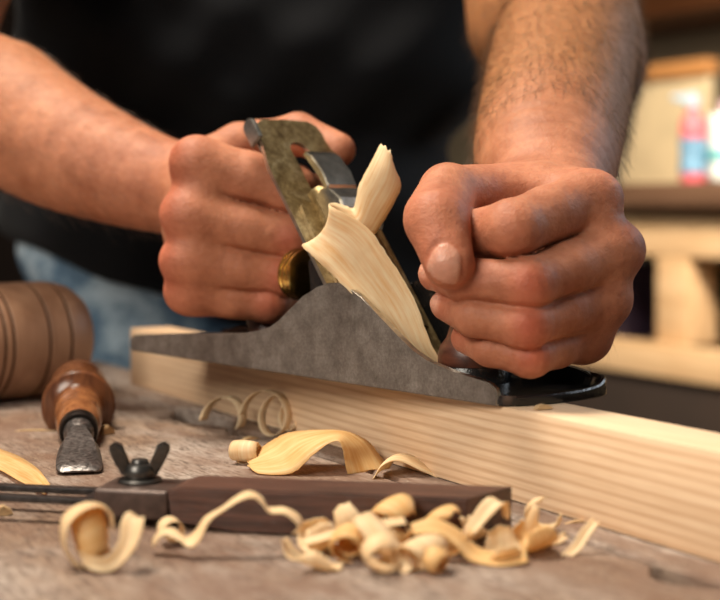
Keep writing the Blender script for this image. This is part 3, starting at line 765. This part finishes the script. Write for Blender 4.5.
for i, a in enumerate(PL): scrap(i, *a)
def piece(label, mat, *r, cup=.001, seed=0):
    o = loft('wood_shaving', rail(*r), mat, cols=5, cup=cup, seed=seed); return tag(o, label, 'wood shaving', gp)
gp, gq = g, gp
scrap(40, 93, 566, 2.2, .0062, .0036, 1.25, .0165, 3.5, 1.15, 1.0, SH2, 'upright rolled cone of shaving inside the hooped band, left foreground')
gp = gq
o = loft('wood_shaving', rail((74, 548, .492, 82, 564, .487), (90, 556, .486, 94, 571, .4835), (108, 556, .485, 114, 570, .4835), (119, 540, .487, 133, 551, .484), (121, 522, .490, 142, 531, .487), (128, 512, .494, 144, 517, .491), (137, 516, .498, 144, 523, .495)), SH1, n=8, cols=7, cup=.0012, seed=8)
tag(o, 'pale shaving sweeping under the upright cone and standing up on its right', 'wood shaving', g)
piece('pale strip leaning up over the right end of the gauge stock', SH1, (456, 538, .515, 466, 545, .511), (468, 522, .516, 480, 528, .512), (480, 504, .517, 495, 512, .513), (490, 497, .519, 507, 502, .515), (500, 502, .521, 510, 512, .517), (503, 512, .522, 509, 520, .518), seed=31)
piece('straight pale sliver lying across the middle of the pile', SH1, (300, 540, .504, 302, 546, .500), (340, 528, .503, 343, 535, .499), (380, 520, .503, 384, 527, .499), (404, 517, .504, 408, 523, .500), seed=32)
piece('forked pale tip reaching up at the far right of the pile', SH1, (560, 556, .510, 570, 558, .508), (572, 544, .512, 582, 548, .510), (581, 530, .514, 590, 536, .512), (592, 518, .517, 600, 522, .515), seed=33)
piece('curved band folding down the front of the pile centre', SH1, (352, 520, .500, 372, 512, .506), (360, 532, .496, 384, 524, .500), (374, 550, .492, 400, 544, .494), (392, 564, .489, 412, 560, .490), (404, 576, .484, 416, 570, .486), seed=34)
piece('twisted band running right from the pile centre', SH2, (410, 524, .506, 414, 534, .500), (434, 518, .508, 440, 534, .500), (460, 530, .506, 456, 546, .498), (480, 548, .504, 470, 560, .496), (504, 552, .502, 500, 566, .492), (526, 548, .502, 528, 562, .494), seed=35)
# small chips
CHIP = plain('splinter_wood', (.62, .42, .22), .7)
def chip(p, L_, w_, h_, rz, label, cat='wood chip'):
    bm = bmesh.new(); prism(bm, [(-L_/2, 0), (-L_*.3, h_*.8), (0, h_), (L_*.35, h_*.6), (L_/2, h_*.1), (L_*.2, 0)], -w_/2, w_/2, 'y', min(w_, h_)*.12)
    o = bm_obj('wood_chip', bm, CHIP); o.location = p; o.rotation_euler = (0, 0, rz); return tag(o, label, cat, 'loose wood chips')
chip(G(543, 409, .0403), .0085, .0035, .0022, .4, 'tiny pale chip on top of the board beside the plane toe')
chip(G(590, 522), .022, .0015, .0012, .25, 'thin splinter on the bench along the board, right of the pile')
chip(G(614, 527), .018, .0012, .0012, -.35, 'splinter on the bench furthest right, beside the board')
chip(G(672, 537), .010, .0015, .004, 1.2, 'small upright splinter at the foot of the board near the right edge')
chip(G(3, 515), .008, .005, .004, .3, 'crumb of wood at the left edge in front of the gauge blade')
chip(G(250, 440), .012, .003, .002, .8, 'crumb of wood left of the arched ribbon shaving')
chip(G(38, 431), .026, .0015, .001, .05, 'thin straw coloured splinter left of the chisel')
chip(G(107, 434), .008, .006, .005, .6, 'brown crumb of wood right of the chisel ferrule')
# ------------------------------------------------------------------ board
m, nt, b = newmat('pine'); 
v = coords(nt, (1, 1, 1))
w = N(nt, 'ShaderNodeTexWave', wave_type='BANDS', bands_direction='Z'); w.inputs['Scale'].default_value = 75; w.inputs['Distortion'].default_value = 6; w.inputs['Detail'].default_value = 2.5; w.inputs['Detail Scale'].default_value = .35; w.inputs['Detail Roughness'].default_value = .6
nt.links.new(coords(nt, (.10, .8, 1), (0, .012, 0)), w.inputs['Vector'])
n = noise(nt, coords(nt, (1.5, 30, 30)), 9, 4, .6); n3 = noise(nt, coords(nt, (6, 160, 160)), 6, 3, .6)
c = ramp(nt, w.outputs[1], [(.0, (.90, .67, .45)), (.6, (.87, .63, .415)), (1, (.74, .50, .31))])
c = mix(nt, .35, c, ramp(nt, n, [(.35, (.72, .58, .46)), (.65, (1, 1, 1))]), 'MULTIPLY')
c = mix(nt, .3, c, ramp(nt, n3, [(.35, (.75, .65, .55)), (.6, (1, 1, 1))]), 'MULTIPLY')
nt.links.new(c, b.inputs['Base Color']); b.inputs['Roughness'].default_value = .6; bump(nt, b, n3, .25, .0003); PINE = m
nx = Vector((.505, -.863, 0))
end = Vector((-.163, .9935, 0))
bm = bmesh.new(); box(bm, 0, .78, 0, .0305, .0003, .0400, .0010)
board = bm_obj('pine_board', bm, PINE, loc=end, rz=ROT_B)
tag(board, 'long pale pine board on its edge along the back of the bench, under the plane', 'board')
# ------------------------------------------------------------------ workbench
m, nt, b = newmat('old_bench_wood')
n1 = noise(nt, coords(nt, (2, 14, 14)), 5, 6, .65, .5); n2 = noise(nt, coords(nt, (1, 1, 1)), 9, 5, .65, .3); n3 = noise(nt, coords(nt, (8, 40, 40)), 12, 5, .75); n4 = noise(nt, coords(nt), 420, 3, .7)
c = ramp(nt, n1, [(.3, (.14, .075, .045)), (.5, (.27, .165, .105)), (.7, (.42, .30, .215))])
c = mix(nt, ramp(nt, n2, [(.38, (0, 0, 0)), (.58, (.8, .8, .8))]), c, (.55, .46, .40))
c = mix(nt, .8, c, ramp(nt, n3, [(.38, (.20, .13, .10)), (.54, (1, 1, 1))]), 'MULTIPLY')
n5 = noise(nt, coords(nt, (1, 3, 1), (0, 0, .3)), 6, 5, .7, .4)
c = mix(nt, ramp(nt, n5, [(.46, (0, 0, 0)), (.60, (.72, .72, .72))]), c, (.20, .105, .065))
c = mix(nt, ramp(nt, n4, [(.60, (0, 0, 0)), (.72, (.6, .6, .6))]), c, (.62, .50, .38))
nt.links.new(c, b.inputs['Base Color']); b.inputs['Roughness'].default_value = .62
p = bump(nt, b, n3, .9, .0022); bump(nt, b, n4, .35, .0006, p); BENCH = m
bench = thing('workbench', 'weathered brown wooden workbench with scarred grey-brown planks under all the tools', 'workbench', (0, 0, FLOOR), ROT_B)
def plank(y0, y1, zt, name='plank', notch=(), seed=0, x0=-1.35, x1=.15, e0=.0, e1=.0):
    """bench plank with slightly chipped edges: local x towards the near right"""
    r_ = np.random.default_rng(seed); n = 260; bm = bmesh.new(); rows = []
    xs = np.linspace(x0, x1, n)
    for x in xs:
        a0 = y0+abs(r_.normal(0, e0)); a1 = y1-abs(r_.normal(0, e1))
        for (xc, wd, dp, sd_) in notch:
            k = math.exp(-((x-xc)/wd)**4)*dp
            if sd_ < 0: a0 += k
            else: a1 -= k
        z = zt-FLOOR
        rows.append([bm.verts.new((x, a0, z-.06)), bm.verts.new((x, a0, z-.0015)), bm.verts.new((x, a0+.0015, z)), bm.verts.new((x, a1-.0015, z)), bm.verts.new((x, a1, z-.0015)), bm.verts.new((x, a1, z-.06))])
    for A, B in zip(rows, rows[1:]):
        for i in range(6): bm.faces.new((A[i], B[i], B[(i+1) % 6], A[(i+1) % 6]))
    bm.faces.new(rows[0]); bm.faces.new(rows[-1])
    return bm_obj(name, bm, BENCH, bench, sharp=30)
# local x of a point P is P.(-DD)
def lx(p): return -(p.x*DD.x+p.y*DD.y)
c1 = lx(G(205, 418)); c2 = lx(G(700, 574))
plank(-.36, -.008, 0, seed=1, e1=.0002); plank(-.0055, .3415, 0, seed=2, e0=.0002, e1=.0006, notch=[(c1, .030, .014, 1), (c1+.06, .016, .007, 1), (c2, .014, .012, 1)])
plank(.3445, .394, 0, seed=3, e0=.0006, e1=.0004, notch=[(c1-.01, .040, .010, -1)])
for x in (-1.2, .0):
    for y in (-.28, .30):
        boxo('leg', (x-.045, x+.045, y-.045, y+.045, .0, -FLOOR-.061), BENCH, bench, .004)
boxo('rail', (-1.155, -.045, .28, .32, .22, .32), BENCH, bench, .003); boxo('rail', (-1.155, -.045, -.30, -.26, .22, .32), BENCH, bench, .003)
boxo('apron', (-1.30, .10, .340, .372, -FLOOR-.18, -FLOOR-.0615), BENCH, bench, .003)
# ------------------------------------------------------------------ mallet, lathe turned, lying on its side
TURN = wood('turned_beech', (.30, .155, .085), (.53, .32, .195), (6, 6, 1), 8, .5, bmp=.1)
ma = Vector((.72, .69, 0)).normalized(); mtip = Vector((-.1905, .955, .0385))
mallet = thing('carving_mallet', 'round turned wooden mallet lying at the left edge of the bench', 'mallet', mtip)
MM = ma.to_track_quat('Z', 'Y').to_matrix().to_4x4()
bm = bmesh.new()
pr = [(0, 0), (.012, -.001), (.022, -.004), (.030, -.009), (.0350, -.016), (.0370, -.024)]
for gz in (-.030, -.046, -.072, -.078): pr += [(.0378, gz+.0014), (.0364, gz), (.0380, gz-.0014)]
pr += [(.0382, -.100), (.0372, -.130), (.032, -.142), (.020, -.148), (.0135, -.155)]
lathe(bm, pr+[(0, -.156)], 72, MM); bm_obj('head', bm, TURN, mallet, sharp=30)
bm = bmesh.new(); lathe(bm, [(0, -.154), (.0130, -.155), (.0145, -.19), (.0165, -.23), (.0150, -.27), (.010, -.282), (0, -.284)], 36, MM); bm_obj('handle', bm, TURN, mallet)
bm = bmesh.new()
for gz in (-.030, -.072, -.078, -.046):
    lathe(bm, [(.0368, gz+.0012), (.0377, gz+.0006), (.0377, gz-.0006), (.0368, gz-.0012)], 72, MM)
bm_obj('groove_ring', bm, plain('dark_groove', (.06, .025, .012), .9, spec=.05), mallet)  # dark brown rings set into the turned grooves
# ------------------------------------------------------------------ chisel
ct = Vector((-.1325, .6605, .0012)); cb = Vector((-.1720, .855, .0192)); ca_ = (cb-ct).normalized()
chisel = thing('chisel', 'old chisel with a glossy brown wooden handle pointing at the camera, left of the plane', 'chisel', ct)
MC = ca_.to_track_quat('Z', 'Y').to_matrix().to_4x4()
STEEL = plain('pitted_steel', (.17, .155, .15), .38, .85, 420, .75, .7)
HAND = wood('varnished_handle', (.13, .040, .016), (.44, .19, .075), (9, 9, 1.2), 16, .22, bmp=.08)
Lc = (cb-ct).length
bm = bmesh.new(); lathe(bm, [(0, .084), (.0098, .084), (.0112, .088), (.0122, .098), (.0128, .110), (.0132, .122), (.0128, .128), (0, .128)], 56, MC); bm_obj('handle', bm, HAND, chisel, sharp=30)
bm = bmesh.new(); lathe(bm, [(0, .1282), (.0128, .1282), (.0138, .1310), (.0165, .1330), (.0196, .1338), (.0207, .1350), (.0209, .1385), (.0204, .1415), (.0186, .1440), (.0176, .152), (.0176, .172), (.0165, .186), (.011, .192), (0, .194)], 56, MC); bm_obj('pommel', bm, wood('dark_varnished_end', (.07, .022, .010), (.25, .095, .038), (9, 9, 1.2), 16, .22, bmp=.08), chisel, sharp=30)
bm = bmesh.new(); lathe(bm, [(.0086, .0765), (.0098, .0765), (.0103, .078), (.0104, .086), (.0100, .0878), (.0086, .0878), (.0086, .0765)], 40, MC); bm_obj('ferrule', bm, plain('dark_ferrule', (.035, .03, .028), .35, .8), chisel)
bm = bmesh.new(); lathe(bm, [(0, .060), (.0045, .061), (.0060, .067), (.0078, .072), (.0080, .0765), (0, .078)], 32, MC); bm_obj('bolster', bm, STEEL, chisel)
# blade: flared flat plate, local x across, z along the axis
lat_c = Vector((ca_.y, -ca_.x, 0)).normalized(); upc = lat_c.cross(ca_)
if upc.z < 0: upc = -upc
MCb = Matrix((( lat_c.x, upc.x, ca_.x, 0), (lat_c.y, upc.y, ca_.y, 0), (lat_c.z, upc.z, ca_.z, 0), (0, 0, 0, 1)))
bm = bmesh.new(); rings = []
for z, hw, th in ((0, .0076, .0006), (.0010, .0090, .0012), (.0030, .0101, .0020), (.007, .0108, .0026), (.018, .0110, .0030), (.032, .0104, .0034), (.043, .0092, .0044), (.050, .0074, .0056), (.057, .0052, .0064), (.066, .0040, .0060)):
    oz = .0004+z*0
    rings.append([bm.verts.new((a*hw, oz+b_*th, z)) for a, b_ in ((-1, -.3), (-1, .35), (-.78, 1), (-.2, 1.05), (.2, 1.05), (.78, 1), (1, .35), (1, -.3))])
for A, B in zip(rings, rings[1:]):
    for i in range(8): bm.faces.new((A[i], A[(i+1) % 8], B[(i+1) % 8], B[i]))
bm.faces.new(rings[0]); bm.faces.new(rings[-1]); bm.transform(MCb); bm_obj('blade', bm, STEEL, chisel, sharp=40)
# ------------------------------------------------------------------ sliding bevel
DARKW = wood('dark_stock', (.022, .008, .006), (.20, .088, .058), (1, 16, 16), 26, .36, bmp=.5)
NUT = plain('gunmetal', (.10, .095, .09), .32, .85, 200, .3)
p0 = Vector((.0405, .5255, 0)); wv = Vector((-.979, .204, 0)); RZ = math.atan2(wv.y, wv.x)   # local x to the left end, local -y is away
bev = thing('angle_gauge', 'dark wooden angle gauge with a wing nut and two thin steel strips pointing left', 'angle gauge', p0, RZ)
BW = .026
bm = bmesh.new()
prism(bm, [(0, .0008), (.090, .0008), (.112, .0030), (.117, .0036), (.119, .0150), (.113, .0168), (0, .0175)], -BW, 0, 'y', .0008)
for v_ in bm.verts:
    if v_.co.x < .02: v_.co.x += v_.co.y*.55
bm_obj('stock', bm, DARKW, bev)
bm = bmesh.new()
box(bm, .1185, .1495, -BW, 0, .0034, .0150, .0014, 3)
MET = plain('dull_dark_metal', (.085, .055, .045), .42, .4, 200, .3)
bm_obj('end_cheek', bm, MET, bev)
SLB = plain('dark_blade_steel', (.075, .07, .07), .35, .85, 300, .4)
bm = bmesh.new()
for y0, y1 in ((-BW+.001, -BW+.0065), (-.0065, -.001)): box(bm, .1498, .255, y0, y1, .0078, .0104, .0004)
for x0, x1 in ((.1500, .156), (.248, .255)): box(bm, x0, x1, -BW+.0062, -.0062, .0078, .0104, .0004)
bm_obj('blade', bm, SLB, bev)
nutx, nuty = .1365, -.0170
bm = bmesh.new(); lathe(bm, [(0, .0151), (.0088, .0151), (.0090, .0158), (.0082, .0166), (0, .0166)], 40, Matrix.Translation((nutx, nuty, 0))); bm_obj('washer', bm, NUT, bev)
NUT = plain('gunmetal', (.10, .095, .09), .32, .85, 200, .3)
bm = bmesh.new(); lathe(bm, [(0, .0167), (.0062, .0167), (.0066, .0182), (.0062, .0208), (.0052, .0222), (.0036, .0224), (.0034, .0238), (.0030, .0242), (0, .0242)], 32, Matrix.Translation((nutx, nuty, 0)))
for s in (-1, 1):
    sub = bmesh.new()
    prism(sub, [(s*.0025, .0172), (s*.0072, .0180), (s*.0098, .0225), (s*.0122, .0275), (s*.0122, .0298), (s*.0100, .0312), (s*.0072, .0302), (s*.0056, .0260), (s*.0036, .0218)], -.0026, .0026, 'y', .0011, 2)
    sub.transform(Matrix.Translation((nutx, nuty, 0)) @ Matrix.Rotation(.25, 4, 'Z')); me_ = bpy.data.meshes.new('t'); sub.to_mesh(me_); sub.free(); bm.from_mesh(me_)
bm_obj('wing_nut', bm, NUT, bev)
bm = bmesh.new(); lathe(bm, [(0, .0006), (.0055, .0006), (.0060, .0015), (.0060, .0034), (0, .0034)], 28, Matrix.Translation((nutx, nuty, 0))); bm_obj('screw_head', bm, NUT, bev)
# ------------------------------------------------------------------ the workshop behind (local x to the near right, y away from the bench)
def S(o): o['kind'] = 'structure'; return o
FLM = wood('floor_boards', (.035, .018, .010), (.11, .06, .035), (1, 6, 6), 3, .6)
bm = bmesh.new(); box(bm, -4.2, 1.2, -1.6, 2.9, FLOOR-.05, FLOOR); S(bm_obj('floor', bm, FLM, rz=ROT_B))
WALLM = plain('plaster_beige', (.40, .31, .20), .9, 0, 3, .12, .05); WDARK = plain('dark_wall_and_shade', (.020, .0095, .005), .9, 0, 4, .3, .1)  # second one: dark left wall, also painted shade beneath the counter
bm = bmesh.new(); box(bm, -4.2, 1.2, 2.75, 2.87, FLOOR, 1.9); S(bm_obj('wall_back', bm, WALLM, rz=ROT_B))
bm = bmesh.new(); box(bm, -4.3, -4.2, -1.6, 2.87, FLOOR, 1.9); S(bm_obj('wall_left', bm, WDARK, rz=ROT_B))
LIGHTW = wood('pale_pine_frame', (.52, .33, .17), (.72, .52, .32), (1, 10, 10), 5, .6); TOPW = wood('brown_bench_top', (.10, .05, .028), (.20, .11, .065), (1, 10, 10), 5, .5)
bg = thing('shop_counter', 'pale pine workshop counter with a brown top and open shelves, far behind on the right', 'counter', (0, 0, FLOOR), ROT_B)
z = lambda v: v-FLOOR
N0 = 1.77
def lxp(px):   # local x where the view line through px crosses the counter's front
    a = (px-360)/F; Y = N0/(.863*a+.505); return -(Y*(-.505*a+.863))
boxo('top', (-3.4, -.9, N0-.03, N0+.60, z(.122), z(.166)), TOPW, bg, .006)
boxo('apron', (-3.38, -.95, N0, N0+.03, z(.032), z(.1215)), LIGHTW, bg, .003)
xa, xb = lxp(656), lxp(688)
for xc in (xa-.75, xa, xa+.62): boxo('post', (xc, xc+(xb-xa), N0, N0+.07, z(-.1245), z(.0315)), LIGHTW, bg, .003)
boxo('rail', (-3.38, -.95, N0-.025, N0, z(-.185), z(-.125)), LIGHTW, bg, .003)
boxo('shelf', (-3.38, -.95, N0+.071, N0+.57, z(-.17), z(-.15)), LIGHTW, bg, .002)
boxo('back_panel', (-3.38, -.95, N0+.571, N0+.59, .001, z(.121)), WDARK, bg, .002)  # dark brown stands in for shade in the open space beneath
boxo('under_shade_sheet', (-3.38, -.95, N0-.015, N0+.05, .001, z(-.186)), WDARK, bg, .002)  # dark sheet put in for the shaded space below the rail
# under the counter
def place(px, n, zz):  # point at distance n across, seen in column px
    a = (px-360)/F; Y = n/(.863*a+.505); return Vector((a*Y, Y, zz))
sz = -.1495
def crate(px, w_, d_, h_, mat, label, name='wooden_crate'):
    p = place(px, N0+.22, sz); t = thing(name, label, 'crate', p, ROT_B)
    for k in range(3):
        zz = .004+k*h_/3
        boxo('slat', (-w_/2, w_/2, -d_/2, -d_/2+.012, zz, zz+h_/3-.012), mat, t, .002); boxo('slat', (-w_/2, w_/2, d_/2-.012, d_/2, zz, zz+h_/3-.012), mat, t, .002)
    for s in (-1, 1): boxo('end_panel', (s*w_/2-.012 if s > 0 else s*w_/2, s*w_/2 if s > 0 else -w_/2+.012, -d_/2+.0125, d_/2-.0125, .001, h_), mat, t, .002)
    boxo('base', (-w_/2+.0125, w_/2-.0125, -d_/2+.0125, d_/2-.0125, .001, .008), mat, t, .001)
crate(722, .20, .16, .085, wood('crate_wood', (.36, .20, .11), (.55, .35, .21), (1, 8, 8), 6), 'low slatted wooden crate on the counter shelf at the right edge')
def bin_(px, w_, d_, h_, mat, name, label, dn=.25, lid=None):
    p = place(px, N0+dn, sz); t = thing(name, label, 'box', p, ROT_B)
    bm = bmesh.new(); r = box(bm, -w_/2, w_/2, -d_/2, d_/2, .001, h_, .008)
    for v in bm.verts:
        f = 1-.12*(1-v.co.z/h_); v.co.x *= f; v.co.y *= f
    bm_obj('tub', bm, mat, t); boxo('rim', (-w_/2-.004, w_/2+.004, -d_/2-.004, d_/2+.004, h_+.0003, h_+.012), lid or mat, t, .004)
bin_(634, .11, .14, .16, plain('purple_plastic', (.05, .035, .075), .5), 'storage_box', 'dark purple storage box on the shelf left of the pine post', .2, plain('pale_grey_lid', (.42, .42, .42), .5))
bin_(588, .10, .14, .12, plain('grey_plastic', (.18, .18, .19), .5), 'storage_box', 'grey storage box on the shelf, mostly behind the fist', .2)
# on the counter
zt = .1662
t = thing('plywood_panel', 'pale plywood panel with an orange wood top strip standing on the counter', 'panel', place(672, N0+.30, zt), ROT_B)
boxo('sheet', (-.26, .105, 0, .018, .001, .228), plain('plywood', (.72, .56, .34), .7, 0, 12, .12), t, .002)
boxo('top_strip', (-.27, .112, -.012, .026, .2285, .262), plain('orange_pine', (.58, .26, .085), .5, 0, 12, .2), t, .003)
b0 = place(693, N0+.10, zt)
t = thing('spray_bottle', 'pink and red plastic bottle with a blue label on the counter by the white jug', 'bottle', b0)
PINK = plain('pink_plastic', (.66, .12, .15), .4, 0, 30, .15)
bm = bmesh.new(); lathe(bm, [(0, .001), (.022, .001), (.024, .006), (.025, .03), (.0215, .06), (.025, .09), (.0225, .118), (.011, .134), (.010, .142), (0, .142)], 36); bm_obj('bottle_body', bm, PINK, t)
bm = bmesh.new(); lathe(bm, [(.0255, .020), (.0235, .050), (.0228, .064), (.0258, .085), (.0262, .085), (.0240, .062), (.0245, .050), (.0262, .020)], 36); bm_obj('bottle_label', bm, plain('blue_label', (.14, .28, .42), .5, 0, 50, .4), t)
bm = bmesh.new(); lathe(bm, [(0, .1425), (.013, .1425), (.013, .158), (.010, .166), (0, .167)], 28); prism(bm, [(-.012, .150), (-.040, .158), (-.040, .166), (.004, .172), (.012, .165)], -.007, .007, 'y', .002); bm_obj('spray_head', bm, plain('pale_blue_cap', (.36, .46, .54), .4), t)
t = thing('plastic_jug', 'white plastic jug with a teal band on the counter at the right edge', 'jug', place(729, N0+.14, zt))
JW = plain('white_plastic', (.66, .70, .67), .4, 0, 30, .05)
bm = bmesh.new(); box(bm, -.040, .040, -.035, .035, .001, .130, .014, 3)
bm_obj('jug_body', bm, JW, t); boxo('jug_band', (-.0408, .0408, -.0358, .0358, .040, .064), plain('teal_band', (.09, .36, .38), .5), t, .004)
bm = bmesh.new(); lathe(bm, [(0, .1305), (.017, .1305), (.017, .150), (.014, .155), (0, .155)], 28); bm_obj('jug_cap', bm, plain('pink_cap', (.75, .50, .55), .4), t)
t = tag(boxo('wall_shelf', (-3.6, -.9, 2.50, 2.749, .615, .690), wood('orange_brown_shelf', (.22, .075, .025), (.36, .14, .05), (1, 8, 8), 4, .5), bev=.004, rz=ROT_B), 'orange-brown wooden shelf high on the back wall at the top right', 'shelf')
sb = boxo('cork_board', (lxp(706)*1.0-.02, -1.2, 2.715, 2.749, .20, .60), plain('brown_cork', (.24, .15, .085), .9, 0, 40, .2), bev=.002, rz=ROT_B)
tag(sb, 'dull brown board fixed to the back wall under the shelf, right edge', 'board')
# ------------------------------------------------------------------ light
def area(name, loc, target, size, power, col, sy=None):
    l = bpy.data.lights.new(name, 'AREA'); l.energy = power; l.color = col; l.size = size
    if sy: l.shape = 'RECTANGLE'; l.size_y = sy
    o = bpy.data.objects.new(name, l); COL.objects.link(o); o.location = loc
    o.rotation_euler = (Vector(target)-Vector(loc)).to_track_quat('-Z', 'Y').to_euler(); return o
area('ceiling_lamp', (-.45, .80, 1.40), (.0, .72, .05), .42, 29, (1, .89, .73))
area('side_window', (1.6, 1.45, .95), (.1, .8, .15), .9, 11, (.80, .90, 1), .8)
area('front_window', (-.95, -.55, 1.0), (0, .70, .08), .9, 22, (1, .92, .80), .7)
cl_ = area('counter_fill', place(720, .95, 1.25), place(690, N0, -.1), .4, 15, (1, .88, .70)); cl_.data.spread = math.radians(75)  # unseen fill light added to brighten the counter, narrowed to spare the arm
w = bpy.data.worlds.new('World'); SC.world = w; w.use_nodes = True
w.node_tree.nodes['Background'].inputs[0].default_value = (.85, .80, .74, 1); w.node_tree.nodes['Background'].inputs[1].default_value = .09
# ------------------------------------------------------------------ camera
cd = bpy.data.cameras.new('camera'); cam = bpy.data.objects.new('camera', cd); COL.objects.link(cam); SC.camera = cam
cam.location = (0, 0, HC); cam.rotation_euler = (PI/2, 0, 0)
cd.sensor_width = 36; cd.lens = F/720*36; cd.shift_y = -96/720; cd.clip_start = .02; cd.clip_end = 30
cd.dof.use_dof = True; cd.dof.focus_distance = .655; cd.dof.aperture_fstop = 7.2
SC.view_settings.view_transform = 'Standard'; SC.view_settings.look = 'None'; SC.view_settings.exposure = .17; SC.view_settings.gamma = 1
SC.view_settings.use_curve_mapping = False
